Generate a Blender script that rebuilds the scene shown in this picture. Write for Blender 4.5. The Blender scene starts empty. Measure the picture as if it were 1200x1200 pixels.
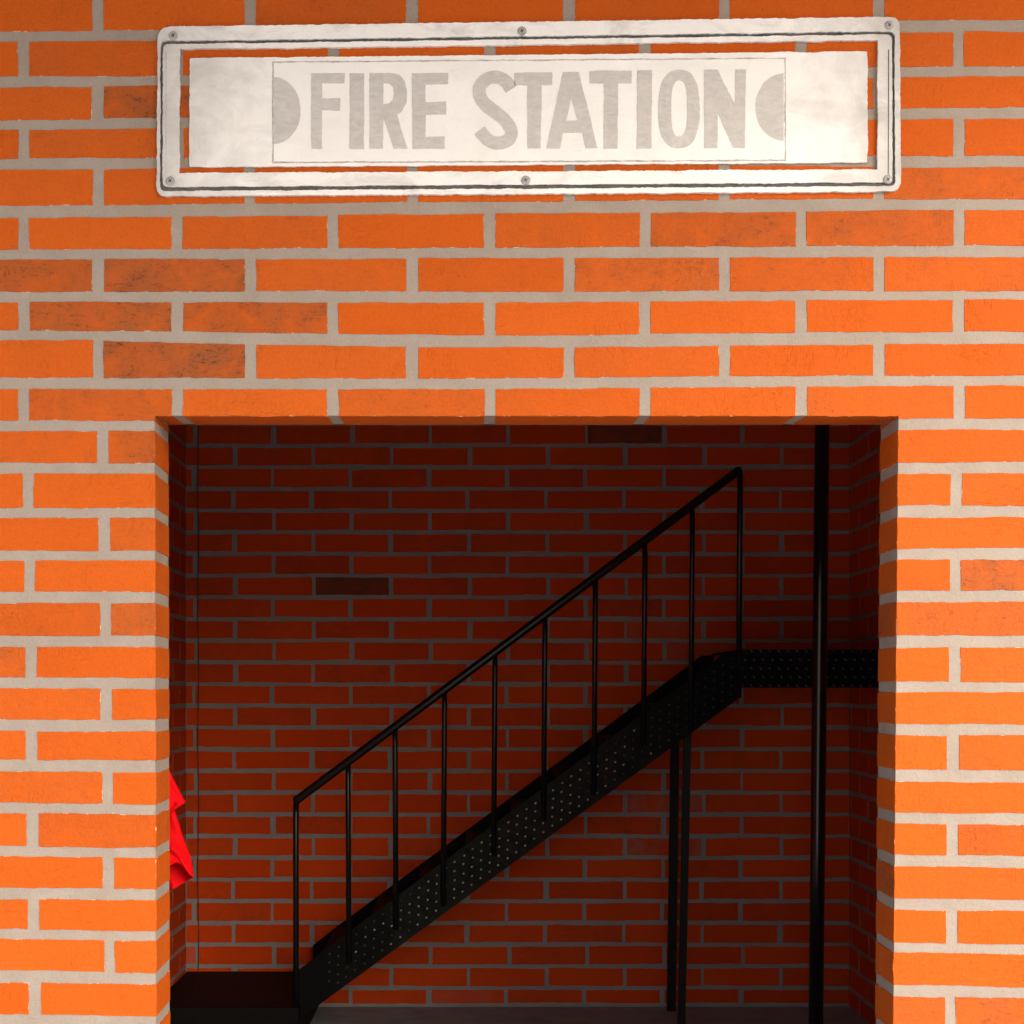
import bpy, bmesh, math, random
from mathutils import Vector, noise
from mathutils.geometry import tessellate_polygon

random.seed(7)
S = bpy.context.scene
COL = S.collection

# ------------------------------------------------------------------ camera, sky, sun, exposure
CAM_D, CAM_H, FOC, VX, VY = 4.5, 1.56, 2133.0, 558.0, 810.0
cam_d = bpy.data.cameras.new('camera')
cam = bpy.data.objects.new('camera', cam_d); COL.objects.link(cam)
cam.location = (0, -CAM_D, CAM_H); cam.rotation_euler = (math.radians(90), 0, 0)
cam_d.sensor_width = 36; cam_d.lens = 36 * FOC / 1200
cam_d.shift_x = (600 - VX) / 1200; cam_d.shift_y = (VY - 600) / 1200
cam_d.clip_start = 0.05; cam_d.clip_end = 2000
S.camera = cam

SUN_AZ, SUN_EL = math.radians(33), math.radians(28)      # azimuth from the wall's normal towards the right
sdir = Vector((math.sin(SUN_AZ) * math.cos(SUN_EL), -math.cos(SUN_AZ) * math.cos(SUN_EL), math.sin(SUN_EL)))
W = bpy.data.worlds.new('World'); S.world = W; W.use_nodes = True
wn = W.node_tree.nodes; wl = W.node_tree.links
sky = wn.new('ShaderNodeTexSky'); sky.sky_type = 'NISHITA'; sky.sun_disc = False
sky.sun_elevation = SUN_EL; sky.sun_rotation = math.atan2(sdir.x, sdir.y)
sky.dust_density = 3.0; sky.air_density = 1.0
wl.new(sky.outputs[0], wn['Background'].inputs[0]); wn['Background'].inputs[1].default_value = 0.15
sun_d = bpy.data.lights.new('sun', 'SUN'); sun_d.energy = 1.35; sun_d.angle = math.radians(46)
sun_d.color = (1.0, 0.945, 0.885)
sun = bpy.data.objects.new('sun', sun_d); COL.objects.link(sun)
sun.location = sdir * 30; sun.rotation_euler = sdir.to_track_quat('Z', 'Y').to_euler()
S.view_settings.view_transform = 'Standard'; S.view_settings.look = 'None'
S.view_settings.exposure = 1.0; S.view_settings.gamma = 1
S.view_settings.use_curve_mapping = False
S.render.engine = 'CYCLES'
S.cycles.max_bounces = 10; S.cycles.diffuse_bounces = 6

# ------------------------------------------------------------------ helpers
def PX(x, d=CAM_D): return (x - VX) * d / FOC
def PZ(y, d=CAM_D): return CAM_H + (VY - y) * d / FOC
def P(x, y, d): return Vector((PX(x, d), d - CAM_D, PZ(y, d)))

def link(name, bm, mats, parent=None, smooth=False, recalc=True):
    if recalc: bmesh.ops.recalc_face_normals(bm, faces=bm.faces[:])
    me = bpy.data.meshes.new(name); bm.to_mesh(me); bm.free()
    for m in (mats if isinstance(mats, (list, tuple)) else [mats]): me.materials.append(m)
    if smooth:
        for p in me.polygons: p.use_smooth = True
    o = bpy.data.objects.new(name, me); COL.objects.link(o)
    if parent is not None:
        o.parent = parent
        o.matrix_parent_inverse = parent.matrix_world.inverted() if parent.location.length else parent.matrix_world.copy()
    return o

def thing(name, label, cat, loc=(0, 0, 0), group=None):
    o = bpy.data.objects.new(name, None); COL.objects.link(o)
    o.location = loc; o.empty_display_size = 0.1
    o['label'] = label; o['category'] = cat
    if group: o['group'] = group
    bpy.context.view_layer.update()
    return o

def tag(o, label, cat, group=None):
    o['label'] = label; o['category'] = cat
    if group: o['group'] = group
    return o

def add_box(bm, lo, hi, mi=0, bevel=0.0):
    ret = bmesh.ops.create_cube(bm, size=1.0)
    vs = ret['verts']
    for v in vs:
        v.co = Vector([lo[i] + (v.co[i] + 0.5) * (hi[i] - lo[i]) for i in range(3)])
    fs = set(f for v in vs for f in v.link_faces)
    for f in fs: f.material_index = mi
    if bevel > 0:
        es = list(set(e for v in vs for e in v.link_edges))
        r = bmesh.ops.bevel(bm, geom=es, offset=bevel, segments=2, profile=0.5, affect='EDGES')
        for f in r['faces']: f.material_index = mi
    return fs

def add_tube(bm, pts, rad, n=12, caps=True, mi=0, rot=0.0):
    pts = [Vector(p) for p in pts]
    rings = []
    for i, p in enumerate(pts):
        a = pts[max(i - 1, 0)]; b = pts[min(i + 1, len(pts) - 1)]
        t = (b - a).normalized()
        up = Vector((0, 1, 0)) if abs(t.y) < 0.9 else Vector((1, 0, 0))
        u = t.cross(up).normalized(); w = u.cross(t).normalized()
        r = rad[i] if isinstance(rad, (list, tuple)) else rad
        rings.append([bm.verts.new(p + (u * math.cos(2 * math.pi * k / n + rot) + w * math.sin(2 * math.pi * k / n + rot)) * r) for k in range(n)])
    for a, b in zip(rings, rings[1:]):
        for k in range(n):
            f = bm.faces.new((a[k], a[(k + 1) % n], b[(k + 1) % n], b[k])); f.material_index = mi; f.smooth = True
    if caps:
        for r in (rings[0], rings[-1]):
            f = bm.faces.new(r); f.material_index = mi

def prism(bm, poly, y0, y1, mi=0, bev=0.0):
    """poly: list of (x, z); front at y0, back at y1 (y0 < y1)"""
    cx = sum(p[0] for p in poly) / len(poly); cz = sum(p[1] for p in poly) / len(poly)
    fr = [bm.verts.new((x, y0, z)) for x, z in poly]
    bk = [bm.verts.new((x, y1, z)) for x, z in poly]
    n = len(poly)
    tris = tessellate_polygon([[Vector((x, z, 0)) for x, z in poly]])
    for t in tris:
        f = bm.faces.new([fr[i] for i in t]); f.material_index = mi
        f = bm.faces.new([bk[i] for i in reversed(t)]); f.material_index = mi
    for i in range(n):
        f = bm.faces.new((fr[i], fr[(i + 1) % n], bk[(i + 1) % n], bk[i])); f.material_index = mi

def wob(s, seed, amp):
    return amp * (noise.noise(Vector((s * 9.0, seed * 3.71, 1.3))) * 0.9 + noise.noise(Vector((s * 34.0, seed * 1.93, 7.7))) * 0.75
                  + noise.noise(Vector((s * 110.0, seed * 2.3, 4.1))) * 0.4)

def brick_outline(poly, seed, amp, step):
    out = []
    n = len(poly)
    for i in range(n):
        a = Vector(poly[i]); b = Vector(poly[(i + 1) % n])
        L = (b - a).length
        if L < 1e-6: continue
        d = (b - a) / L; nr = Vector((-d.y, d.x))
        k = max(2, int(L / step))
        for j in range(k):
            t = j / k
            fade = min(1.0, t * L / 0.008 + 0.15, (1 - t) * L / 0.008 + 0.15)
            out.append(a + d * (t * L) + nr * wob(t * L + i * 5.1, seed + i * 0.37, amp) * fade)
    return out

def add_brick(bm, poly, mp, h, seed, tone, stain, dark=0.0, amp=0.0022, step=0.008, mi=1, inset=0.0007):
    """one painted brick: an uneven patch standing h proud of the joint; mp(u, v, h) -> world"""
    tl = bm.loops.layers.float_color['brick']
    # make counter-clockwise
    area = sum(poly[i][0] * poly[(i + 1) % len(poly)][1] - poly[(i + 1) % len(poly)][0] * poly[i][1] for i in range(len(poly)))
    if area < 0: poly = poly[::-1]
    ring = brick_outline(poly, seed, amp, step)
    n = len(ring)
    c = sum(ring, Vector((0, 0))) / n
    top = []
    for i, p in enumerate(ring):
        t = (ring[(i + 1) % n] - ring[i - 1]).normalized()
        top.append(p + Vector((-t.y, t.x)) * inset)
    vb = [bm.verts.new(mp(p.x, p.y, 0.0)) for p in ring]
    vt = [bm.verts.new(mp(p.x, p.y, h)) for p in top]
    faces = []
    for i in range(n):
        f = bm.faces.new((vb[i], vb[(i + 1) % n], vt[(i + 1) % n], vt[i])); f.material_index = mi
        for l in f.loops: l[tl] = (tone, stain, 1.0, dark)
    for t in tessellate_polygon([[Vector((p.x, p.y, 0)) for p in top]]):
        f = bm.faces.new([vt[k] for k in t]); f.material_index = mi
        for l in f.loops: l[tl] = (tone, stain, 0.0, dark)

# ------------------------------------------------------------------ materials
def mat(name):
    m = bpy.data.materials.new(name); m.use_nodes = True
    nt = m.node_tree
    return m, nt, nt.nodes['Principled BSDF']

def nd(nt, t, **kw):
    n = nt.nodes.new(t)
    for k, v in kw.items(): setattr(n, k, v)
    return n

def mixc(nt, fac, a, b, mode='MIX'):
    n = nd(nt, 'ShaderNodeMix', data_type='RGBA', blend_type=mode)
    for sock, v in ((n.inputs[0], fac), (n.inputs[6], a), (n.inputs[7], b)):
        if isinstance(v, bpy.types.NodeSocket): nt.links.new(v, sock)
        elif isinstance(v, (int, float)): sock.default_value = v
        else: sock.default_value = (*v, 1)
    return n.outputs[2]

def math_n(nt, op, a, b=None, clamp=False):
    n = nd(nt, 'ShaderNodeMath', operation=op, use_clamp=clamp)
    for i, v in enumerate((a, b)):
        if v is None: continue
        if isinstance(v, bpy.types.NodeSocket): nt.links.new(v, n.inputs[i])
        else: n.inputs[i].default_value = v
    return n.outputs[0]

def noise_n(nt, vec, scale, detail=4, rough=0.55, dist=0.0):
    n = nd(nt, 'ShaderNodeTexNoise'); n.inputs['Scale'].default_value = scale
    n.inputs['Detail'].default_value = detail; n.inputs['Roughness'].default_value = rough
    n.inputs['Distortion'].default_value = dist
    nt.links.new(vec, n.inputs['Vector']); return n.outputs['Fac']

def ramp(nt, fac, lo, hi):
    n = nd(nt, 'ShaderNodeMapRange'); n.clamp = True
    n.inputs[1].default_value = lo; n.inputs[2].default_value = hi
    nt.links.new(fac, n.inputs[0]); return n.outputs[0]

def mapped(nt, scale=(1, 1, 1), rot=(0, 0, 0)):
    g = nd(nt, 'ShaderNodeTexCoord'); m = nd(nt, 'ShaderNodeMapping')
    m.inputs['Scale'].default_value = scale; m.inputs['Rotation'].default_value = rot
    nt.links.new(g.outputs['Object'], m.inputs['Vector']); return m.outputs['Vector']

def plaster_bump(nt, bsdf, strength=0.35, dist=0.0045, brush=1.0):
    """fine grain, combed brush strokes and a soft unevenness"""
    v = mapped(nt)
    fine = noise_n(nt, v, 260, 5, 0.65)
    mid = noise_n(nt, v, 38, 5, 0.6, 0.6)
    vs = mapped(nt, (75, 75, 26), (0, math.radians(28), 0))
    st = noise_n(nt, vs, 1.0, 3, 0.55, 2.2)
    vs2 = mapped(nt, (24, 24, 70), (0, math.radians(-35), 0))
    st2 = noise_n(nt, vs2, 1.0, 3, 0.55, 1.8)
    rid = math_n(nt, 'ADD', math_n(nt, 'MULTIPLY', ramp(nt, st, 0.55, 0.70), ramp(nt, noise_n(nt, v, 6, 2), 0.46, 0.62)),
                 math_n(nt, 'MULTIPLY', ramp(nt, st2, 0.56, 0.72), ramp(nt, noise_n(nt, v, 4.3, 2), 0.50, 0.64)))
    h = math_n(nt, 'ADD', math_n(nt, 'MULTIPLY', fine, 0.35), math_n(nt, 'MULTIPLY', mid, 0.9))
    h = math_n(nt, 'ADD', h, math_n(nt, 'MULTIPLY', rid, 0.42 * brush))
    b = nd(nt, 'ShaderNodeBump'); b.inputs['Strength'].default_value = strength; b.inputs['Distance'].default_value = dist
    nt.links.new(h, b.inputs['Height']); nt.links.new(b.outputs[0], bsdf.inputs['Normal'])

def brick_material(name, base, deep, pale, stain_c, chip, rough=0.62, bump=0.75, spec=0.12):
    m, nt, bs = mat(name)
    at = nd(nt, 'ShaderNodeAttribute', attribute_name='brick')
    sp = nd(nt, 'ShaderNodeSeparateColor'); nt.links.new(at.outputs['Color'], sp.inputs[0])
    tone, stain, edge = sp.outputs[0], sp.outputs[1], sp.outputs[2]
    dark = at.outputs['Alpha']
    v = mapped(nt)
    c = mixc(nt, tone, deep, pale)
    c = mixc(nt, math_n(nt, 'MULTIPLY', ramp(nt, noise_n(nt, v, 5, 5, 0.6, 0.8), 0.38, 0.68), 0.55), c, base)
    # faint brushy mottling
    vs = mapped(nt, (14, 14, 45), (0, math.radians(25), 0))
    c = mixc(nt, math_n(nt, 'MULTIPLY', ramp(nt, noise_n(nt, vs, 1.0, 6, 0.65, 1.5), 0.45, 0.75), 0.22), c, deep)
    # grime streaks, only on the stained bricks
    fm = noise_n(nt, v, 150, 4, 0.7)
    c = mixc(nt, math_n(nt, 'MULTIPLY', ramp(nt, fm, 0.5, 0.72), 0.30), c, [x * 0.62 for x in deep])
    c = mixc(nt, math_n(nt, 'MULTIPLY', ramp(nt, fm, 0.46, 0.30), 0.22), c, [min(1, x * 1.25 + .01) for x in pale])
    vs2 = mapped(nt, (16, 16, 38), (0, math.radians(11), 0))
    n1a = ramp(nt, noise_n(nt, vs2, 1.0, 9, 0.8, 2.4), 0.51, 0.60)
    n1 = math_n(nt, 'MULTIPLY', n1a, ramp(nt, noise_n(nt, v, 120, 4, 0.75, 0.6), 0.40, 0.54))
    n2 = ramp(nt, noise_n(nt, v, 9, 6, 0.65, 0.8), 0.34, 0.62)
    g = math_n(nt, 'MULTIPLY', n2, math_n(nt, 'MAXIMUM', stain, 0.0))
    c = mixc(nt, math_n(nt, 'MULTIPLY', math_n(nt, 'MAXIMUM', math_n(nt, 'SUBTRACT', stain, 0.35), 0.0), 0.34), c, stain_c)
    c = mixc(nt, math_n(nt, 'MULTIPLY', g, 0.62, True), c, stain_c)
    c = mixc(nt, math_n(nt, 'MULTIPLY', math_n(nt, 'MULTIPLY', n1, g), 0.95, True), c, [x * 0.22 for x in stain_c])
    c = mixc(nt, dark, c, stain_c)
    c = mixc(nt, math_n(nt, 'MULTIPLY', ramp(nt, stain, 0.0, -1.0), n2), c, (0.36, 0.15, 0.125))   # bricks rubbed pale
    # small dark pits
    vo = nd(nt, 'ShaderNodeTexVoronoi'); vo.inputs['Scale'].default_value = 26; nt.links.new(v, vo.inputs['Vector'])
    pit = math_n(nt, 'MULTIPLY', ramp(nt, vo.outputs['Distance'], 0.075, 0.035), ramp(nt, noise_n(nt, v, 3.2, 3), 0.54, 0.60))
    c = mixc(nt, math_n(nt, 'MULTIPLY', pit, 0.8), c, [x * .6 for x in stain_c])
    # chipped paint along the edge
    ch = math_n(nt, 'MULTIPLY', edge, ramp(nt, noise_n(nt, v, 34, 4, 0.7), 0.56, 0.64))
    c = mixc(nt, ch, c, chip)
    nt.links.new(c, bs.inputs['Base Color'])
    bs.inputs['Roughness'].default_value = rough; bs.inputs['Specular IOR Level'].default_value = spec
    plaster_bump(nt, bs, bump)
    return m

def mortar_material(name, a, b, speck, rough=0.7, bump=0.6):
    m, nt, bs = mat(name)
    v = mapped(nt)
    c = mixc(nt, ramp(nt, noise_n(nt, v, 8, 6, 0.65, 0.6), 0.35, 0.68), a, b)
    c = mixc(nt, math_n(nt, 'MULTIPLY', ramp(nt, noise_n(nt, v, 170, 4, 0.7), 0.50, 0.72), 0.42), c, [x * 0.6 for x in a])
    c = mixc(nt, math_n(nt, 'MULTIPLY', ramp(nt, noise_n(nt, v, 55, 4, 0.7), 0.70, 0.76), 0.8), c, speck)
    nt.links.new(c, bs.inputs['Base Color'])
    bs.inputs['Roughness'].default_value = rough; bs.inputs['Specular IOR Level'].default_value = 0.25
    plaster_bump(nt, bs, bump, brush=0.7)
    return m

M_BRICK = brick_material('orange_brick_paint', (0.51, 0.092, 0.0055), (0.48, 0.083, 0.0043), (0.53, 0.099, 0.0075), (0.17, 0.068, 0.028), (0.80, 0.70, 0.60))
M_MORT = mortar_material('grey_joint_paint', (0.285, 0.238, 0.196), (0.325, 0.278, 0.235), (0.66, 0.62, 0.57))
M_BRICK_IN = brick_material('red_brick_paint', (0.62, 0.062, 0.0055), (0.55, 0.053, 0.004), (0.66, 0.073, 0.0075), (0.09, 0.045, 0.030), (0.45, 0.40, 0.36), 0.6, 0.35, 0.05)
M_MORT_IN = mortar_material('inner_joint_paint', (0.245, 0.25, 0.25), (0.28, 0.285, 0.285), (0.6, 0.57, 0.54), 0.55)

def simple(name, col, rough=0.5, metal=0.0, var=0.3, scale=12, bump=0.0, spec=0.5, dist=0.001):
    m, nt, bs = mat(name)
    v = mapped(nt)
    f = noise_n(nt, v, scale, 6, 0.65, 0.5)
    c = mixc(nt, ramp(nt, f, 0.3, 0.7), [x * (1 - var) for x in col], [min(1, x * (1 + var)) for x in col])
    nt.links.new(c, bs.inputs['Base Color'])
    r = nd(nt, 'ShaderNodeMapRange'); r.inputs[3].default_value = max(0.05, rough - 0.12); r.inputs[4].default_value = min(1, rough + 0.12)
    nt.links.new(noise_n(nt, v, scale * 2.3, 4), r.inputs[0]); nt.links.new(r.outputs[0], bs.inputs['Roughness'])
    bs.inputs['Metallic'].default_value = metal; bs.inputs['Specular IOR Level'].default_value = spec
    if bump:
        b = nd(nt, 'ShaderNodeBump'); b.inputs['Strength'].default_value = bump; b.inputs['Distance'].default_value = dist
        nt.links.new(noise_n(nt, v, scale * 9, 5, 0.65), b.inputs['Height']); nt.links.new(b.outputs[0], bs.inputs['Normal'])
    return m

M_BLACK = simple('black_steel_paint', (0.004, 0.004, 0.0042), 0.6, 0, 0.3, 20, 0.12, 0.07)
M_CABLE = simple('brown_cable_sheath', (0.12, 0.05, 0.03), 0.6, 0, 0.3, 20, 0.1, 0.1)
M_POST = simple('matt_black_post', (0.006, 0.006, 0.006), 0.55, 0, 0.3, 20, 0.12, 0.16)
M_POLE = simple('polished_black_pole', (0.004, 0.004, 0.0042), 0.22, 0, 0.2, 14, 0.03, 0.5)
M_RAIL = simple('worn_black_rail', (0.004, 0.004, 0.0045), 0.34, 0, 0.3, 30, 0.08, 0.4)
def plate_mat():
    """near-black plate with a ragged greenish to brownish tint over the middle of the flight"""
    m, nt, bs = mat('tinted_chequer_plate')
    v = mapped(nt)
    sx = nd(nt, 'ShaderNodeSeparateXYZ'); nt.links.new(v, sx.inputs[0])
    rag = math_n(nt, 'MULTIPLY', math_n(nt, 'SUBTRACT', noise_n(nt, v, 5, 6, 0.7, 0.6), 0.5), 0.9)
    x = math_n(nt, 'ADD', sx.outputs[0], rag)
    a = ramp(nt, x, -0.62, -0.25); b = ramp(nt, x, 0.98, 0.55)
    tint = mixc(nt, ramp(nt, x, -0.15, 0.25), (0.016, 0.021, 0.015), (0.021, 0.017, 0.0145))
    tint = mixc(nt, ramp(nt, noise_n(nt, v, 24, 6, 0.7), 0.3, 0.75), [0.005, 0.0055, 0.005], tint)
    c = mixc(nt, math_n(nt, 'MULTIPLY', a, b), (0.0035, 0.0035, 0.0035), tint)  # near black at both ends, tinted in the middle
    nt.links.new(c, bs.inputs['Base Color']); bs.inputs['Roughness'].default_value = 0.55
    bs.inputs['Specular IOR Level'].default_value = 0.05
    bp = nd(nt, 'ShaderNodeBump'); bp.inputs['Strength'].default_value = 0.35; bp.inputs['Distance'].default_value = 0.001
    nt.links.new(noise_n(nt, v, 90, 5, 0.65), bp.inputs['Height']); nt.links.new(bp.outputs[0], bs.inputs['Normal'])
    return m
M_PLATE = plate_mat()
M_STUD = simple('pale_steel_stud', (0.40, 0.40, 0.37), 0.45, 0.3, 0.4, 60, 0.0)  # paler studs for the middle of the flight
M_STUD_F = simple('dark_stud', (0.055, 0.055, 0.052), 0.45, 0.2, 0.5, 60, 0.0)  # darker studs towards both ends of the flight
M_STUD_D = simple('dull_steel_stud', (0.10, 0.115, 0.11), 0.4, 0.4, 0.4, 60, 0.0)
M_CONC = simple('worn_concrete', (0.29, 0.335, 0.35), 0.7, 0, 0.25, 5, 0.4)
M_PAVE = simple('pale_pavement', (0.66, 0.645, 0.62), 0.85, 0, 0.15, 3, 0.3)
M_PLAIN = simple('plain_inner_plaster', (0.30, 0.28, 0.26), 0.8, 0, 0.12, 4, 0.2)
M_SOFFIT = simple('unseen_roof_concrete', (0.56, 0.545, 0.52), 0.8, 0, 0.12, 4, 0.2)
M_GROOVE = simple('dark_groove', (0.085, 0.08, 0.076), 0.7, 0, 0.5, 25, 0.2)  # dark colour for the frame's grooves
M_SCREW = simple('screw_steel', (0.34, 0.33, 0.32), 0.5, 0.2, 0.3, 90, 0.1)
M_SCREW_D = simple('screw_slot', (0.05, 0.05, 0.05), 0.6, 0.2, 0.2, 90, 0.0)

def sign_white(name, smudge, ends=0.0):
    m, nt, bs = mat(name)
    v = mapped(nt)
    c = mixc(nt, ramp(nt, noise_n(nt, v, 6, 5, 0.6, 0.5), 0.35, 0.7), (0.79, 0.79, 0.765), (0.85, 0.85, 0.83))
    # weathering smudges with soft ragged shapes
    vs = mapped(nt, (5, 5, 11), (0, math.radians(10), 0))
    n1 = ramp(nt, noise_n(nt, vs, 1.0, 7, 0.68, 0.9), 0.50, 0.78)
    c = mixc(nt, math_n(nt, 'MULTIPLY', n1, smudge), c, (0.40, 0.385, 0.365))
    if ends:                                     # old grime, heavier towards the two ends of the board
        sx = nd(nt, 'ShaderNodeSeparateXYZ'); nt.links.new(v, sx.inputs[0])
        ax = math_n(nt, 'ABSOLUTE', math_n(nt, 'SUBTRACT', sx.outputs[0], 0.13))
        ax = math_n(nt, 'ADD', ax, math_n(nt, 'MULTIPLY', math_n(nt, 'SUBTRACT', noise_n(nt, v, 7, 5, 0.65, 0.7), 0.5), 0.45))
        c = mixc(nt, math_n(nt, 'MULTIPLY', ramp(nt, ax, 0.66, 0.95), ends), c, (0.42, 0.405, 0.385))
    n2 = ramp(nt, noise_n(nt, mapped(nt, (30, 30, 90), (0, math.radians(-12), 0)), 1.0, 5, 0.7, 1.0), 0.64, 0.76)
    c = mixc(nt, math_n(nt, 'MULTIPLY', math_n(nt, 'MULTIPLY', n1, n2), 0.6), c, (0.22, 0.20, 0.185))
    nt.links.new(c, bs.inputs['Base Color']); bs.inputs['Roughness'].default_value = 0.5
    bs.inputs['Specular IOR Level'].default_value = 0.35
    plaster_bump(nt, bs, 0.45)
    return m
M_SIGN = sign_white('weathered_white_paint', 0.45, 0.85)
M_PLATEW = sign_white('clean_white_paint', 0.15)
M_FRAMEW = sign_white('grubby_white_paint', 0.9, 0.85)
def letter_mat():
    m, nt, bs = mat('brushed_grey_lettering')
    v = mapped(nt)
    vs = mapped(nt, (26, 26, 60), (0, math.radians(48), 0))
    c = mixc(nt, ramp(nt, noise_n(nt, vs, 1.0, 6, 0.65, 1.2), 0.35, 0.7), (0.47, 0.455, 0.435), (0.58, 0.565, 0.54))
    nt.links.new(c, bs.inputs['Base Color']); bs.inputs['Roughness'].default_value = 0.5
    plaster_bump(nt, bs, 0.5)
    return m
M_LETTER = letter_mat()
M_LINE = simple('grey_outline_paint', (0.46, 0.435, 0.405), 0.6, 0, 0.35, 40, 0.2)

def cloth_mat(name, a, b):
    m, nt, bs = mat(name)
    v = mapped(nt)
    c = mixc(nt, ramp(nt, noise_n(nt, v, 9, 4), 0.3, 0.7), a, b)
    nt.links.new(c, bs.inputs['Base Color']); bs.inputs['Roughness'].default_value = 0.75
    bs.inputs['Specular IOR Level'].default_value = 0.08
    w = nd(nt, 'ShaderNodeBump'); w.inputs['Strength'].default_value = 0.2; w.inputs['Distance'].default_value = 0.0008
    nt.links.new(noise_n(nt, v, 420, 3), w.inputs['Height']); nt.links.new(w.outputs[0], bs.inputs['Normal'])
    return m
M_CLOTH = cloth_mat('red_cloth', (0.50, 0.0012, 0.003), (0.58, 0.0016, 0.004))

# ------------------------------------------------------------------ setting: ground and floor
def sheet(name, x0, x1, y0, y1, z, m):
    bm = bmesh.new()
    bm.faces.new([bm.verts.new(p) for p in ((x0, y0, z), (x1, y0, z), (x1, y1, z), (x0, y1, z))])
    o = link(name, bm, m); o['kind'] = 'structure'; return o
sheet('ground', -500, 500, -500, 500, -0.004, M_PAVE)

DB = 9.0                                    # distance camera -> inner back wall
XL, XR = PX(218, DB), PX(995, DB)           # inner side walls
YB = DB - CAM_D
T = 0.20                                    # thickness of the front wall
sheet('floor', XL - 0.05, XR + 0.05, 0.0, YB + 0.05, 0.0, M_CONC)

# ------------------------------------------------------------------ building
building = thing('fire_station', 'fire station building of orange brick with grey joints around a square doorway', 'building')

ROWS_L = [(-12, 36.5), (49, 90), (102, 140), (152, 186), (199, 241), (255, 292), (304, 342), (354, 387), (399, 443), (456, 493),
          (505, 543), (555, 595), (607, 645), (657, 694), (707, 745), (758, 794), (807, 843), (857, 890.5), (904.5, 941.6), (953.5, 992),
          (1004, 1041), (1054.5, 1089.5), (1101, 1138), (1152, 1189)]
ROWS_R = [(-20, 24), (37.5, 78), (90, 126), (139, 183), (196, 233), (246, 288), (301, 341), (351, 389), (403, 440), (452, 490.5),
          (504, 541.6), (555, 592.6), (606, 642.6), (656, 692), (705, 745), (759, 799), (811.6, 849), (862, 903), (916.5, 952.6), (966, 1003),
          (1016, 1054), (1067, 1106), (1117.6, 1156), (1169, 1210)]
for k in range(7):                          # on down to the pavement
    a, b = ROWS_L[-1]; ROWS_L.append((a + 50, b + 50))
    a, b = ROWS_R[-1]; ROWS_R.append((a + 51, b + 51))
UP = 3
for k in range(UP):
    a, b = ROWS_L[0]; ROWS_L.insert(0, (a - 51, b - 51))
    a, b = ROWS_R[0]; ROWS_R.insert(0, (a - 51, b - 51))
XL0, XR0 = 60.0, 1150.0
MID = {7: (355, 393), 8: (408, 443), 9: (456, 487), 1: (43, 86), 4: (190, 236)}
def row_y(r, x, which):
    a = ROWS_L[r][which]; b = ROWS_R[r][which]
    k = r - UP
    if k in MID:
        m = MID[k][which]; xm = 600.0
        if x < xm: t = max(0, min(1, (x - 180) / (xm - 180))); return a + (m - a) * (t ** 0.5 if t > 0 else 0)
        t = max(0, min(1, (x - xm) / (1060 - xm))); return m + (b - m) * t
    t = max(-0.3, min(1.3, (x - XL0) / (XR0 - XL0)))
    return a + (b - a) * t
EVEN = [115, 293, 483, 667, 849, 1030]      # joint centres, rows 0, 2, 4 ...
ODD = [27.5, 208, 390, 574, 756, 939, 1123.5]
def joints(r):
    k = r - UP
    js = list(EVEN if k % 2 == 0 else ODD)
    if k >= 10:
        t = (k - 10) / 13.0
        if k % 2 == 0: js[0] = 120.5 + 9 * t
        else: js[0] = 32.5 + 8.5 * t; js[-1] = 1121.5 - 8 * t
    while js[0] > -1400: js.insert(0, js[0] - 182)
    while js[-1] < 2500: js.append(js[-1] + 183)
    return js
# opening, pixel coordinates on the wall's front face
def OL(y): return 181.0 + (y - 487) / 713 * 1.8
def OR(y): return 1053.0 - (y - 487) / 713 * 6.0
OT = 487.0

STAIN = [(55, 323, .75), (207, 323, .95), (118, 370, .85), (298, 370, .75), (208, 421, 1.0), (150, 120, .9), (847, 268, .6), (756, 322, .5),
         (155, 523, .65), (155, 726, .55), (14, 776, .55), (1165, 674, .9), (1125, 725, .5), (1030, 266, .55), (1160, 985, .45),
         (1160, 1189, .6), (1085, 1189, .45), (940, 322, .35), (115, 475, .4), (480, 470, .3), (1040, 470, .3), (1125, 215, .45), (300, 10, .3)]
wall_bm = bmesh.new()
wall_bm.loops.layers.float_color.new('brick')
HB = 0.0016
def front_map(u, v, h): return Vector((u, -h, v))
WX0, WX1, WZ1 = -5.0, 6.0, PZ(-165)
zb = -0.05
def W2(x, y): return (PX(x), PZ(y))
yz = VY + CAM_H * FOC / CAM_D               # pixel row of the pavement at the wall
# mortar body (one solid wall with its opening)
of = [(PX(OL(yz + 20)), zb), (PX(OL(OT)), PZ(OT)), (PX(OR(OT)), PZ(OT)), (PX(OR(yz + 20)), zb)]
orr = [(PX(OL(yz + 20)), zb), (PX(OL(OT)) , PZ(OT) + 0.008), (PX(OR(OT)) + 0.001, PZ(OT) + 0.008), (PX(OR(yz + 20)) + 0.001, zb)]
def wall_face(y, op, rev):
    pts = [(WX0, zb), op[0], op[1], op[2], op[3], (WX1, zb), (WX1, WZ1), (WX0, WZ1)]
    vs = [wall_bm.verts.new((x, y, z)) for x, z in pts]
    for t in tessellate_polygon([[Vector((x, z, 0)) for x, z in pts]]):
        f = wall_bm.faces.new([vs[i] for i in (t if not rev else t[::-1])]); f.material_index = 0 if not rev else 2
    return vs
va = wall_face(0.0, of, False); vb = wall_face(T, orr, True)
for i in range(8):
    f = wall_bm.faces.new((va[i], va[(i + 1) % 8], vb[(i + 1) % 8], vb[i])); f.material_index = 0
JW = 13.2 / 2
seed = 1
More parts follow.
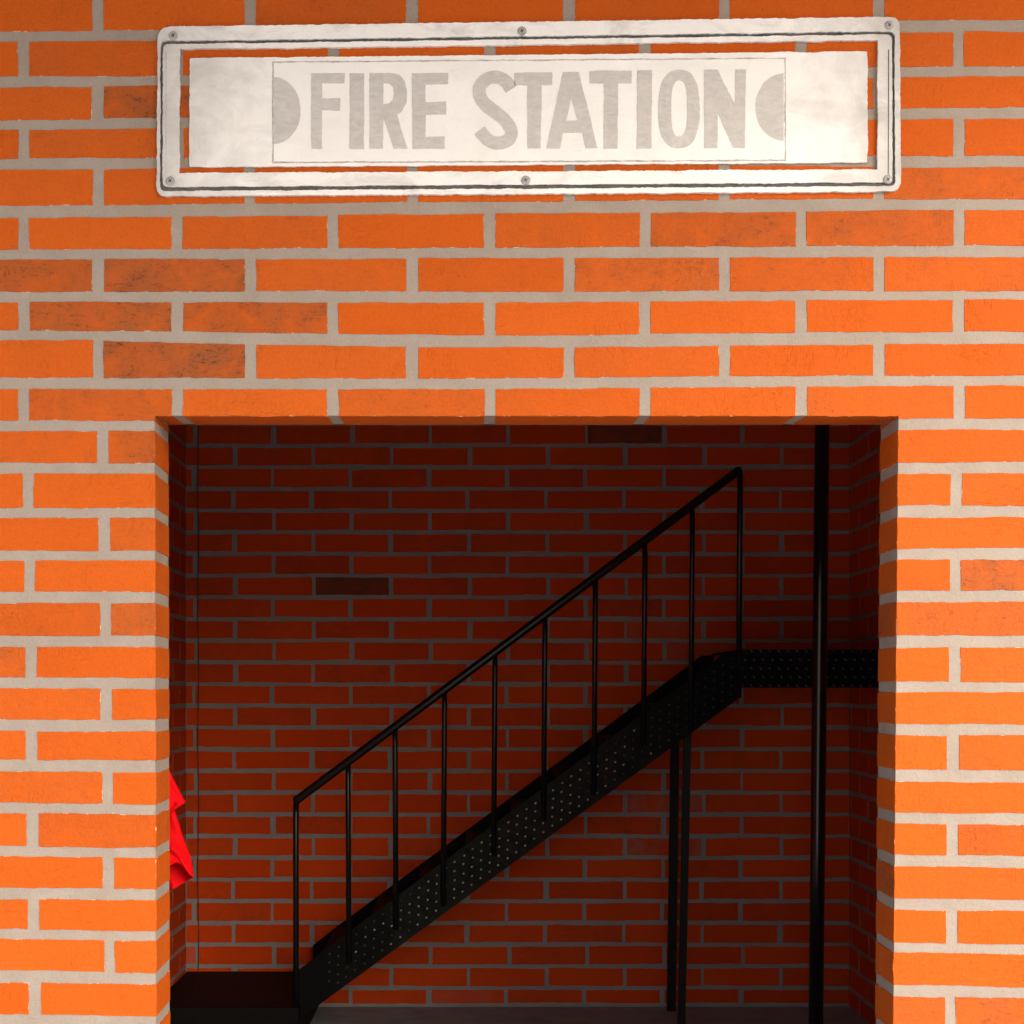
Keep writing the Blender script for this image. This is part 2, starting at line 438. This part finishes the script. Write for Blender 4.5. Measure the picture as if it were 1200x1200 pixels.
for r in range(len(ROWS_L)):
    js = joints(r); k = r - UP
    for a, b in zip(js, js[1:]):
        x0 = a + JW + random.uniform(-.7, .7); x1 = b - JW + random.uniform(-.7, .7)
        if PX(x1) < WX0 + .05 or PX(x0) > WX1 - .05: continue
        ym = row_y(r, (x0 + x1) / 2, 0)
        pieces = []
        def quad(xa, xb):
            return [(xa, row_y(r, xa, 0) + random.uniform(-.6, .6)), (xb, row_y(r, xb, 0) + random.uniform(-.6, .6)),
                    (xb, row_y(r, xb, 1) + random.uniform(-.6, .6)), (xa, row_y(r, xa, 1) + random.uniform(-.6, .6))]
        eh = HB * FOC / CAM_D
        if k < 9: pieces.append(quad(x0, x1))
        elif k == 9:
            if x1 < 181 or x0 > 1053: pieces.append(quad(x0, x1))
            elif x0 < 181: pieces.append([(x0, row_y(r, x0, 0)), (x1, row_y(r, x1, 0)), (x1, OT + eh), (181 + eh, OT + eh), (181 + eh, 493.5), (x0, 492.5)])
            elif x1 > 1053: pieces.append([(x0, row_y(r, x0, 0)), (x1, row_y(r, x1, 0)), (x1, row_y(r, x1, 1)), (1053 - eh, 490.5), (1053 - eh, OT + eh), (x0, OT + eh)])
            else: pieces.append([(x0, row_y(r, x0, 0)), (x1, row_y(r, x1, 0)), (x1, OT + eh), (x0, OT + eh)])
        else:
            le, re = OL(ym) + eh, OR(ym) - eh
            if x0 < le: pieces.append(quad(x0, min(x1, le)))
            if x1 > re: pieces.append(quad(max(x0, re), x1))
        for q in pieces:
            q = [p for p in q]
            cx = sum(p[0] for p in q) / len(q); cy = sum(p[1] for p in q) / len(q)
            if abs(q[0][0] - q[1][0]) < 3: continue
            st = random.choice((0, 0, 0, .08, .15, .25))
            for sx, sy, sv in STAIN:
                if min(p[0] for p in q) <= sx <= max(p[0] for p in q) and min(p[1] for p in q) <= sy <= max(p[1] for p in q): st = sv
            if PZ(cy) < 0.03: continue
            seed += 1
            add_brick(wall_bm, [W2(*p) for p in q], front_map, HB, seed, random.random(), st)
# reveals: the paint goes round the corner
for side in (-1, 1):
    for r in range(UP + 9, len(ROWS_L)):
        xe = 181 if side < 0 else 1053
        y0, y1 = row_y(r, xe, 0), row_y(r, xe, 1)
        if r == UP + 9: y0 = OT + 1; y1 = 493.5 if side < 0 else 490.5
        z0, z1 = PZ(y0), PZ(y1)
        if z1 < 0.02: continue
        ex = 0.0085 if side < 0 else 0.0
        s0 = ex * (CAM_H - z0); s1 = ex * (CAM_H - z1)
        def jm(u, v, h, side=side):
            y = VY - (v - CAM_H) * FOC / CAM_D
            xf = PX(OL(y)) if side < 0 else PX(OR(y))
            zc = min(v, PZ(OT) + 0.006)
            return Vector((xf - side * h, u, zc))
        poly = [(0.0, z0), (T, z0 + s0), (T, z1 + s1), (0.0, z1)]
        if r == UP + 9: poly[1] = (T, z0 + 0.004); poly[2] = (T, z1)
        seed += 1
        add_brick(wall_bm, poly, jm, HB, seed, random.random() * .5, .75 if (side > 0 and r - UP in (14, 20)) else random.choice((0, .2, .3)), amp=0.0016)
js = [181 - 6.6] + [j for j in ODD if 190 < j < 1040] + [1053 + 6.6]
for a, b in zip(js, js[1:]):
    x0, x1 = PX(a + 6.6), PX(b - 6.6)
    def sm(u, v, h): return Vector((u, v, PZ(OT) + 0.04 * v - h))
    seed += 1
    sl = 0.0
    add_brick(wall_bm, [(x0, 0.0), (x1, 0.0), (x1 - sl, T), (x0 - sl, T)], sm, HB, seed, .3, .15, amp=0.0014)
front_wall = link('front_wall', wall_bm, [M_MORT, M_BRICK, M_PLAIN], building, recalc=False)

# inner walls -------------------------------------------------------------------
ZC = 3.45
KB = FOC / DB
def inner_wall(name, box_lo, box_hi, mp, urange, zrange, first_even, first_odd, amp=0.0028, special=()):
    bm = bmesh.new(); bm.loops.layers.float_color.new('brick')
    add_box(bm, box_lo, box_hi, 0)
    global seed
    pz = 25.43 / KB; pu = 91.5 / KB; jh = 4.7 / KB
    zj0 = PZ(547.4, DB)
    n_lo = int(math.ceil((zj0 - zrange[1]) / pz)) - 1; n_hi = int((zj0 - zrange[0]) / pz) + 1
    for k in range(n_lo, n_hi + 1):
        zt = zj0 - k * pz - jh / 2; zbm = zj0 - (k + 1) * pz + jh / 2
        zt = min(zt, zrange[1]); zbm = max(zbm, zrange[0])
        if zt - zbm < 0.02: continue
        u = (first_even if k % 2 == 0 else first_odd)
        while u > urange[0]: u -= pu
        drift = noise.noise(Vector((k * 1.7, 3.3, 0))) * 0.012
        while u < urange[1]:
            a = u + jh / 2 + drift + random.uniform(-.005, .005); b = u + pu - jh / 2 + drift + random.uniform(-.005, .005)
            a = max(a, urange[0]); b = min(b, urange[1])
            if b - a > 0.02:
                t, s, dk = random.random(), random.choice((0, 0, .15, .3)), 0.0
                for (su, sz, st, sd) in special:
                    if a <= su <= b and zbm <= sz <= zt: s, dk = st, sd
                seed += 1
                e = lambda: random.uniform(-.003, .003)
                add_brick(bm, [(a, zbm + e()), (b, zbm + e()), (b, zt + e()), (a, zt + e())], mp, 0.0018, seed, t, s, dk, amp=amp, step=0.018, inset=0.001)
            u += pu
    return link(name, bm, [M_MORT_IN, M_BRICK_IN], building, recalc=True)

sp = [(PX(413, DB), PZ(686, DB), 1.0, 0.55), (PX(730, DB), PZ(508, DB), 1.0, 0.45), (PX(735, DB), PZ(710, DB), .5, 0.0),
      (PX(760, DB), PZ(941, DB), -.8, 0), (PX(760, DB), PZ(992, DB), -.9, 0), (PX(815, DB), PZ(992, DB), -.6, 0),
      (PX(260, DB), PZ(1130, DB), -1.0, 0), (PX(228, DB), PZ(1118, DB), -.9, 0), (PX(850, DB), PZ(765, DB), -.5, 0), (PX(800, DB), PZ(742, DB), -.4, 0), (PX(550, DB), PZ(1166, DB), -.3, 0)]
back_wall = inner_wall('back_wall', (XL - .2, YB, zb), (XR + .2, YB + .15, ZC), lambda u, v, h: Vector((u, YB - h, v)), (XL + .002, XR - .002), (0.0 + 4 / KB, ZC),
           PX(503, DB), PX(458, DB), special=sp)
inner_wall('side_wall', (XL - .15, T - .1, zb), (XL, YB + .1, ZC), lambda u, v, h: Vector((XL + h, u, v)), (T + .002, YB - .003), (0.004, ZC), 4.3, 4.1)
inner_wall('side_wall', (XR, T - .1, zb), (XR + .15, YB + .1, ZC), lambda u, v, h: Vector((XR - h, u, v)), (T + .002, YB - .003), (0.004, ZC), 4.25, 4.05)
back_wall['label'] = 'dark red brick wall behind the stairs'
front_wall['label'] = 'bright orange painted brick wall with grey joints'
bm = bmesh.new(); add_box(bm, (XL - .14, T - .08, ZC - .02), (XR + .14, YB + .12, ZC + .12)); link('ceiling', bm, M_PLAIN, building)
# unseen overhang added to shade the wall: shallow at right, deep at left
CAN_POLY = [(-2.2, T), (-2.2, -4.4), (1.6, -4.4), (2.0, -1.2), (6.0, -1.2), (6.0, T)]
bm = bmesh.new()
prism(bm, CAN_POLY, 0, .14)
for v in bm.verts: v.co = Vector((v.co.x, v.co.z, WZ1 + .002 + v.co.y))
link('added_shade_canopy', bm, M_SOFFIT, building)
bm = bmesh.new(); add_box(bm, (-5.0, .002 + T, ZC + .125), (6.0, YB + 1, ZC + .25)); link('roof', bm, M_SOFFIT, building)

# ------------------------------------------------------------------ sign
sign = thing('wall_sign', 'white FIRE STATION sign with grey painted capitals and outer frame above the doorway', 'sign', (PX(619), 0, PZ(127)))
def poly_px(pts): return [W2(x, y) for x, y in pts]
def rounded(corners, rads, n=6):
    out = []
    m = len(corners)
    for i in range(m):
        c = Vector(corners[i]); a = (Vector(corners[i - 1]) - c).normalized(); b = (Vector(corners[(i + 1) % m]) - c).normalized()
        r = rads[i]
        for j in range(n + 1):
            t = j / n
            p0 = c + a * r; p1 = c + b * r
            out.append(tuple(p0 * (1 - t) ** 2 + c * 2 * t * (1 - t) + p1 * t ** 2))
    return out
def jitter(ring, seed, amp=0.9):
    """resample a pixel outline every few pixels and let it waver like brushed paint"""
    out = []
    n = len(ring); s = 0
    for i in range(n):
        a = Vector(ring[i]); b = Vector(ring[(i + 1) % n]); L = (b - a).length
        k = max(1, int(L / 2.5))
        d = (b - a).normalized() if L > 0 else Vector((1, 0)); nr = Vector((-d.y, d.x))
        for j in range(k):
            p = a + (b - a) * (j / k)
            w = noise.noise(Vector((s * .05, seed * 3.1, 0))) * .8 + noise.noise(Vector((s * .21, seed * 1.7, 5))) * .5
            w += noise.noise(Vector((s * .62, seed * 4.7, 9))) * .55
            out.append(tuple(p + nr * w * amp * 1.5)); s += L / k
    return out
def ring_prism(bm, outer, inner, y0, y1, mi=0):
    """a closed band between two outlines (pixels), any point counts"""
    po = [Vector((*W2(*p), 0)) for p in outer]; pi = [Vector((*W2(*p), 0)) for p in inner]
    allp = po + pi; n = len(po)
    fr = [bm.verts.new((p.x, y0, p.y)) for p in allp]; bk = [bm.verts.new((p.x, y1, p.y)) for p in allp]
    for t in tessellate_polygon([po, pi]):
        f = bm.faces.new([fr[i] for i in t]); f.material_index = mi
        f = bm.faces.new([bk[i] for i in t[::-1]]); f.material_index = mi
    for lo, hi in ((0, n), (n, len(allp))):
        c = hi - lo
        for i in range(c):
            f = bm.faces.new((fr[lo + i], fr[lo + (i + 1) % c], bk[lo + (i + 1) % c], bk[lo + i])); f.material_index = mi
OUT = jitter(rounded([(186, 33.5), (1053, 22), (1054.5, 226), (184.5, 231.5)], [16, 12, 14, 12]), 1, .8)
GO = jitter(rounded([(189.4, 50.2), (1046.8, 38.8), (1047.8, 219.8), (188.3, 225.6)], [8, 8, 8, 8]), 2, .7)
GI = jitter(rounded([(192.0, 53.8), (1044.0, 42.3), (1044.8, 215.2), (191.2, 220.6)], [7, 7, 7, 7]), 3, .7)
IN = jitter([(211.5, 59.5), (1027.5, 49), (1027, 200), (211, 204.5)], 4, .8)
GO2 = [p for p in GO]
bm = bmesh.new(); ring_prism(bm, OUT, GO, -.0135, -.001); ring_prism(bm, GI, IN, -.0120, -.001)
frame = link('frame', bm, M_FRAMEW, sign)
bm = bmesh.new(); ring_prism(bm, GO, GI, -.0068, -.0012)
link('groove', bm, M_GROOVE, frame)
# second thin groove line on the right-hand stile
bm = bmesh.new(); prism(bm, poly_px([(1039.4, 60), (1040.6, 60), (1040.2, 206), (1039.0, 206)]), -.0124, -.0118); link('groove', bm, M_GROOVE, frame)
bm = bmesh.new(); prism(bm, poly_px([(195.0, 62), (196.0, 62), (195.8, 205), (194.8, 205)]), -.0124, -.0118); link('groove', bm, M_LINE, frame)
for (x, y) in ((204, 44), (200.5, 214), (1040.5, 32), (1039, 212), (611.5, 38.8), (616, 213)):
    c = Vector((PX(x), -.0135, PZ(y)))
    bm = bmesh.new()
    R = 5.4 * CAM_D / FOC
    rings = [(R, .004), (R, -.0006), (R * .82, -.0022), (R * .45, -.003)]
    vr = [[bm.verts.new(c + Vector((math.cos(a * math.tau / 16) * q, dy, math.sin(a * math.tau / 16) * q))) for a in range(16)] for q, dy in rings]
    for a, b in zip(vr, vr[1:]):
        for i in range(16): bm.faces.new((a[i], a[(i + 1) % 16], b[(i + 1) % 16], b[i]))
    bm.faces.new(vr[-1])
    for a0 in (.5, .5 + math.pi / 2):
        d = Vector((math.cos(a0), 0, math.sin(a0))); e = Vector((-d.z, 0, d.x))
        q = [c + d * sx * R * .42 + e * sy * R * .1 + Vector((0, -.0033 - (0.0001 if a0 < 1 else 0), 0)) for sx, sy in ((-1, -1), (1, -1), (1, 1), (-1, 1))]
        f = bm.faces.new([bm.verts.new(v) for v in q]); f.material_index = 1
    link('screw', bm, [M_SCREW, M_SCREW_D], frame)
PANEL = jitter(rounded([(223, 69.5), (1015.7, 61.6), (1016, 191.6), (222, 197)], [3, 2, 2, 2], 3), 6, .7)
bm = bmesh.new(); prism(bm, poly_px(PANEL), -.0085, -.001)
panel = link('panel', bm, M_SIGN, sign)
PL = jitter([(319.5, 73.5), (920, 69), (920.5, 190), (319.5, 192.5)], 7, .6)
PLI = jitter([(321.3, 75.0), (918.3, 70.6), (918.8, 188.4), (321.3, 190.8)], 8, .6)
bm = bmesh.new(); ring_prism(bm, PL, PLI, -.0092, -.0086); link('outline', bm, M_LINE, panel)
bm = bmesh.new(); prism(bm, poly_px(PLI), -.0096, -.0087); plate = link('name_plate', bm, M_PLATEW, panel)

YL = -.0098
lay = 0
def stroke(pts, w, closed=False, n=48):
    """smooth centreline (Catmull-Rom) -> ribbon outline"""
    V = [Vector(p) for p in pts]
    out = []
    m = len(V)
    seg = m if closed else m - 1
    for i in range(seg):
        p0, p1, p2, p3 = V[(i - 1) % m] if (closed or i > 0) else V[0], V[i], V[(i + 1) % m], V[(i + 2) % m] if (closed or i + 2 < m) else V[-1]
        for j in range(6):
            t = j / 6
            out.append(0.5 * ((2 * p1) + (-p0 + p2) * t + (2 * p0 - 5 * p1 + 4 * p2 - p3) * t * t + (-p0 + 3 * p1 - 3 * p2 + p3) * t ** 3))
    if not closed: out.append(V[-1])
    L, R = [], []
    for i, p in enumerate(out):
        a = out[max(i - 1, 0)]; b = out[min(i + 1, len(out) - 1)]
        d = (b - a).normalized(); nr = Vector((-d.y, d.x))
        L.append(tuple(p + nr * w / 2)); R.append(tuple(p - nr * w / 2))
    return L + R[::-1]
def z2(pts): return [(300 + x / 3, y / 3) for x, y in pts]
def z3(pts): return [(650 + x / 2.182, y / 2.182) for x, y in pts]
def z4(pts): return [(700 + x / 3.3333, 60 + y / 3.3333) for x, y in pts]
def rect(x0, y0, x1, y1): return [(x0, y0), (x1, y0), (x1, y1), (x0, y1)]
oval = lambda cx, cy, rx, ry, e=2.6, n=44: [(cx + rx * math.copysign(abs(math.cos(t)) ** (2 / e), math.cos(t)), cy + ry * math.copysign(abs(math.sin(t)) ** (2 / e), math.sin(t))) for t in [k * math.tau / n for k in range(n)]]
LET = [
    [[(365, 87.5), (404.5, 87.3), (404, 99.5), (378, 99), (378, 117), (399.3, 116.8), (398.7, 131.5), (377.8, 130.5), (377.6, 176), (365.2, 176)]],
    [z2(rect(330, 262, 381, 528))],
    ['R'],
    [z2([(548, 262), (677, 261), (676, 300), (597, 302), (597, 364), (669, 361), (669, 407), (597, 408), (597, 486), (663, 484), (663, 527), (551, 528)])],
    [z2(stroke([(897, 318), (876, 290), (845, 276), (812, 283), (788, 308), (786, 340), (806, 372), (845, 402), (878, 432), (897, 464), (890, 492), (862, 506), (828, 503), (803, 484), (786, 462)], 46))],
    [z2([(907, 261), (1042, 258), (1041, 303), (1004, 303), (1000, 527), (954, 527), (955, 303), (907, 303)])],
    ['A'],
    [z4([(0, 82), (132, 82), (133, 131), (80, 131), (78, 385), (24, 385), (25, 131), (-32, 131), (-32, 84)])],
    [z4([(155, 80), (212, 79), (210, 384), (152, 386)])],
    ['O'],
    [z4([(414, 78), (468, 78), (535, 215), (536, 76), (578, 76), (574, 382), (528, 382), (468, 245), (468, 384), (416, 384)])],
]
for i, L in enumerate(LET):
    bm = bmesh.new()
    if L == ['R']:
        outer = z2([(400, 262), (470, 261), (503, 268), (525, 290), (532, 330), (528, 368), (512, 396), (496, 408), (533, 527), (484, 527), (449, 418), (447, 527), (400, 528)])
        inner = z2([(449, 297), (470, 298), (483, 312), (486, 333), (481, 356), (467, 369), (448, 371)])
        ring_prism(bm, jitter(outer, 20 + i, .5), jitter(inner, 21 + i, .4), YL - .0008, YL + .0004)
    elif L == ['A']:
        outer = z2([(1078, 258), (1134, 258), (1200, 525), (1157, 526), (1146, 470), (1078, 471), (1068, 526), (1020, 526)])
        inner = z2([(1107, 352), (1129, 428), (1090, 429)])
        ring_prism(bm, jitter(outer, 20 + i, .5), jitter(inner, 21 + i, .3), YL - .0008, YL + .0004)
    elif L == ['O']:
        ring_prism(bm, jitter(z4(oval(317, 231, 81, 153, 2.5)), 20 + i, .5), jitter(z4(oval(318, 229, 31, 110, 2.7)), 21 + i, .4), YL - .0008, YL + .0004)
    else:
        for q in L: prism(bm, poly_px(jitter(q, 20 + i, .5)), YL - .0008, YL + .0004)
    link('letter', bm, M_LETTER, plate)
def half_disc(pts, s):
    bm = bmesh.new(); prism(bm, poly_px(jitter(pts, s, .4)), YL - .0006, YL + .0004); link('half_disc', bm, M_LETTER, plate)
half_disc([(321.4 + 31.3 * math.sin(t), 131 - 39 * math.cos(t)) for t in [k * math.pi / 22 for k in range(23)]], 40)
half_disc([(917.6 - 33 * math.sin(t), 127 - 39.5 * math.cos(t)) for t in [k * math.pi / 22 for k in range(23)]], 41)

# ------------------------------------------------------------------ staircase
DN, DF = 8.05, 8.92
stairs = thing('metal_staircase', 'black metal stairs with a sloping handrail rising to the right against the back wall', 'staircase', (PX(347, DN), DN - CAM_D, 0))
top_y = lambda x: 902 - .742 * (x - 665)
bot_y = lambda x: 1016 - .7335 * (x - 595)
def stringer_poly(d):
    pts = [(346, 1140), (374, top_y(374)), (460, top_y(460)), (838, top_y(838)), (850, 764), (866.5, 763), (866.5, 818), (595, 1016), (376, 1176), (356, 1190), (346, 1196)]
    return [(PX(x, d), PZ(y, d)) for x, y in pts]
POLY_N = stringer_poly(DN)
def in_plate(x, y): return 385 < x < 862 and top_y(x) + 5 < y < bot_y(x) - 2.5 and y > 768
bm = bmesh.new()
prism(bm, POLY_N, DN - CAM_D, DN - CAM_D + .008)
# chequer studs in staggered rows that follow the slope
def stud(bm, c, ax, L, Wd, H, mi=1):
    u = Vector((math.cos(ax), 0, math.sin(ax))); w = Vector((-u.z, 0, u.x))
    base = [bm.verts.new(c + u * (L * math.cos(k * math.tau / 6)) + w * (Wd * math.sin(k * math.tau / 6))) for k in range(6)]
    mid = [bm.verts.new(c + Vector((0, -H * .8, 0)) + u * (.6 * L * math.cos(k * math.tau / 6)) + w * (.6 * Wd * math.sin(k * math.tau / 6))) for k in range(6)]
    tp = bm.verts.new(c + Vector((0, -H, 0)))
    for k in range(6):
        for q in ((base[k], base[(k + 1) % 6], mid[(k + 1) % 6], mid[k]), (mid[k], mid[(k + 1) % 6], tp)):
            f = bm.faces.new(q); f.material_index = mi; f.smooth = True
sl = math.atan(.7335); ux, uy = math.cos(sl), -math.sin(sl); nx, ny = math.sin(sl), math.cos(sl)
for j in range(-2, 9):
    for i in range(-2, 64):
        s = i * 13.0 + (6.5 if j % 2 else 0); t = j * 8.3
        x = 366 + s * ux + t * nx; y = 1112 + s * uy + t * ny
        if in_plate(x, y):
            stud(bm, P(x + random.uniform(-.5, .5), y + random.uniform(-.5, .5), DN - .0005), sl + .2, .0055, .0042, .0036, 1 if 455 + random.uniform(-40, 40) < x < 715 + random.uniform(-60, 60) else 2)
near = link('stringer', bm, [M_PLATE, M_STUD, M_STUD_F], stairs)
bm = bmesh.new(); prism(bm, [(x, z) for x, z in POLY_N], DF - CAM_D, DF - CAM_D + .008); link('stringer', bm, M_BLACK, stairs)
# treads between the stringers
nT = 8
for i in range(nT):
    xs = 392 + i * (838 - 392) / nT + 20
    c = P(xs, top_y(xs) + 26, DN)
    bm = bmesh.new()
    add_box(bm, (c.x - .125, DN - CAM_D + .009, c.z - .004), (c.x + .125, DF - CAM_D - .001, c.z + .004))
    add_box(bm, (c.x - .129, DN - CAM_D + .009, c.z - .036), (c.x - .1255, DF - CAM_D - .001, c.z + .0045))
    link('tread', bm, M_BLACK, stairs)
# handrail and balusters
ha, hb = P(347, 938, DN), P(866, 551, DN)
hd = (hb - ha).normalized()
bm = bmesh.new()
add_tube(bm, [ha - hd * .012, ha - hd * .005, ha, hb, hb + hd * .006, hb + hd * .012], [.008, .0165, .019, .019, .0165, .008], 14)
rail = link('handrail', bm, M_RAIL, stairs)
ends = {347: None, 408: 1128, 463: 1089, 521: 1062, 580: 1003, 638.5: 961, 697.5: 931, 755.5: 872, 811: 857, 867: 818}
for x, yb in ends.items():
    t = (x - 347) / (866 - 347); yt = 938 - t * 387
    post = x in (347, 867)
    d = DN - .013 if not post else DN - .012
    r = .0118 if not post else .0128
    top = P(x, yt, DN); top.y = d - CAM_D if not post else d - CAM_D
    low = P(x - (1.5 if x > 500 else -1), yb, d) if yb else Vector((PX(x, d), d - CAM_D, 0.0))
    top2 = Vector((top.x, DN - CAM_D, top.z - .012))
    bm = bmesh.new(); add_tube(bm, [low, Vector((top.x, top.y, top.z - .06)), top2], r, 10)
    link('baluster', bm, M_RAIL, stairs)
# the two legs under the flight
def post(xt, yt, xb, d, hw, yb=None):
    zt = PZ(yt, d); x0 = PX(xb, d); x1 = PX(xt, d)
    bm = bmesh.new()
    lo = [bm.verts.new((x0 + sx * hw, d - CAM_D + sy * hw, 0.0)) for sx, sy in ((-1, -1), (1, -1), (1, 1), (-1, 1))]
    hi = [bm.verts.new((x1 + sx * hw, d - CAM_D + sy * hw, zt)) for sx, sy in ((-1, -1), (1, -1), (1, 1), (-1, 1))]
    for k in range(4): bm.faces.new((lo[k], lo[(k + 1) % 4], hi[(k + 1) % 4], hi[k]))
    bm.faces.new(lo); bm.faces.new(hi)
    bmesh.ops.bevel(bm, geom=[e for e in bm.edges if abs(e.verts[0].co.z - e.verts[1].co.z) > .1], offset=.005, segments=2, affect='EDGES')
    link('support_post', bm, M_POST, stairs)
post(791, 868, 786.5, DF - .03, .0205)
post(805.5, 856, 798, DN + .04, .0168)
# upper landing
lz0, lz1 = PZ(806, DN), PZ(761, DN)
LX0 = PX(866.8, DN)
bm = bmesh.new()
add_box(bm, (LX0, DN - CAM_D + .002, lz0), (XR - .004, DN - CAM_D + .010, lz1))
for j in range(5):
    for i in range(22):
        x = 873 + i * 10.7 + (0 if j % 2 else -3); y = 763 + j * 10.2
        if x > 1095: continue
        stud(bm, P(x, min(y, 803.5), DN + .0015), -.8, .0085, .003, .003)
land = link('landing', bm, [M_BLACK, M_STUD_D], stairs)
bm = bmesh.new(); add_box(bm, (LX0, DN - CAM_D + .011, lz1 - .008), (XR - .004, YB - .004, lz1)); link('deck', bm, M_BLACK, land)
# lower platform in the left corner
PT = PZ(1138, DB)
bm = bmesh.new(); add_box(bm, (XL + .004, 7.96 - CAM_D, 0.002), (PX(350, 7.96), YB - .004, PT), 0, .006)
for i in range(34):
    for j in range(14):
        x = XL + .05 + i * .045 + (.022 if j % 2 else 0)
        if x > PX(350, 7.96) - .03: continue
        c = Vector((x, 7.96 - CAM_D + .06 + j * .07, PT))
link('platform', bm, M_BLACK, stairs)

# ------------------------------------------------------------------ pole
DPOLE = 7.45
bm = bmesh.new()
x0, x1 = PX(956, DPOLE), PX(963.5, DPOLE)
zt0, zt1 = PZ(1210, DPOLE), PZ(497, DPOLE)
def pole_x(z): return x0 + (x1 - x0) * (z - zt0) / (zt1 - zt0)
R = 8.6 * DPOLE / FOC
add_tube(bm, [(pole_x(z), DPOLE - CAM_D, z) for z in (0.002, 1.0, 2.0, ZC - .022)], R, 40)
pole = link('shaft', bm, M_POLE)
pt = thing('fire_pole', 'thick glossy black pole standing upright in front of the landing', 'pole', (pole_x(0), DPOLE - CAM_D, 0))
pole.parent = pt; pole.matrix_parent_inverse = pt.matrix_world.inverted()
bm = bmesh.new(); add_tube(bm, [(pole_x(0), DPOLE - CAM_D, .001), (pole_x(0), DPOLE - CAM_D, .012)], R * 2.2, 32); link('base_flange', bm, M_POLE, pt)

# ------------------------------------------------------------------ cable down the back wall
bm = bmesh.new()
pts = [(PX(232.5 + .6 * math.sin(k * 1.3), DB), YB - .007, z) for k, z in enumerate([PT + .002 + (ZC - .03 - PT) * k / 24 for k in range(25)])]
add_tube(bm, pts, .0026, 8)
tag(link('cable', bm, M_CABLE), 'thin dark cable running straight down the left end of the back wall', 'cable')

# ------------------------------------------------------------------ red shirt hanging inside, left of the doorway
DS = 5.0
shirt = thing('red_shirt', 'bright red short sleeved shirt hanging just inside the left edge of the doorway', 'shirt', (PX(110, DS), DS - CAM_D, PZ(860, DS)))
def loft(rings, n, depth, folds, name, parent, ys=0.0, hem_lift=0.0):
    """rings: (left px, left py, right px, right py); flattened cloth tube with vertical folds"""
    bm = bmesh.new()
    R_ = []
    m = len(rings)
    for i, (lx, ly, rx, ry) in enumerate(rings):
        a, b = P(lx, ly, DS), P(rx, ry, DS)
        row = []
        for k in range(n):
            t = k / n * math.tau
            s = .5 - .5 * math.cos(t)
            p = a.lerp(b, s)
            th = math.sin(t) * depth * (0.55 + .45 * i / (m - 1))
            fo = folds * (i / (m - 1)) ** .7 * (math.sin(s * 26 + i * .5) + .7 * math.sin(s * 47 - i * .62) + .4 * math.sin(s * 12 + i * 1.1)) * (.4 + .6 * abs(math.sin(t)))
            lift = 0.0
            if hem_lift and math.sin(t) > 0:
                lift = hem_lift * min(1.0, (rx - (lx + (rx - lx) * s)) / 17.0) * max(0.0, (i / (m - 1) - .55) / .45) ** 1.5 * DS / FOC
            row.append(bm.verts.new(p + Vector((0, -th + fo + ys, lift))))
        R_.append(row)
    for a, b in zip(R_, R_[1:]):
        for k in range(n):
            f = bm.faces.new((a[k], a[(k + 1) % n], b[(k + 1) % n], b[k])); f.smooth = True
    o = link(name, bm, M_CLOTH, parent, smooth=True)
    so = o.modifiers.new('thick', 'SOLIDIFY'); so.thickness = .0025; so.offset = 0
    su = o.modifiers.new('smooth', 'SUBSURF'); su.levels = su.render_levels = 2
    return o
def lerp_rings(key, n):
    out = []
    for q in range(n + 1):
        t = q / n * (len(key) - 1); i = min(int(t), len(key) - 2); u = t - i
        out.append(tuple(key[i][k] * (1 - u) + key[i + 1][k] * u for k in range(4)))
    return out
body = loft(lerp_rings([(55, 872, 165, 852), (40, 905, 196, 900), (46, 955, 205, 950), (44, 1000, 216, 985), (40, 1050, 221.5, 1003), (60, 1126, 227, 1028.5)], 16), 96, .06, .020, 'body', shirt, 0.0, 30.0)
sleeve = loft(lerp_rings([(135, 880, 187, 868), (140, 925, 204, 902), (150, 958, 214, 920), (160, 980, 222.8, 938)], 10), 48, .045, .011, 'sleeve', shirt, -.085)
hem = loft(lerp_rings([(158.6, 975.5, 221.2, 934.2), (160.1, 980.4, 222.9, 938.4)], 3), 48, .0505, .011, 'hem', sleeve, -.085)
loft(lerp_rings([(85, 868, 40, 880), (60, 890, 12, 925), (45, 930, -2, 975)], 8), 24, .04, .006, 'sleeve', shirt, -.03)
# hanger: shoulder bar, hook and the arm that fixes it to the side wall
bm = bmesh.new()
sc = P(110, 858, DS)
add_tube(bm, [P(60, 874, DS), P(85, 862, DS), sc, P(140, 862, DS), P(165, 872, DS)], .007, 8)
add_tube(bm, [sc, sc + Vector((0, 0, .06)), sc + Vector((.02, 0, .09)), sc + Vector((0, 0, .115)), sc + Vector((-.02, 0, .095))], .003, 8)
add_tube(bm, [Vector((XL + .002, sc.y, sc.z + .102)), Vector((sc.x + .03, sc.y, sc.z + .102))], .008, 10)
link('hanger', bm, M_BLACK, shirt)
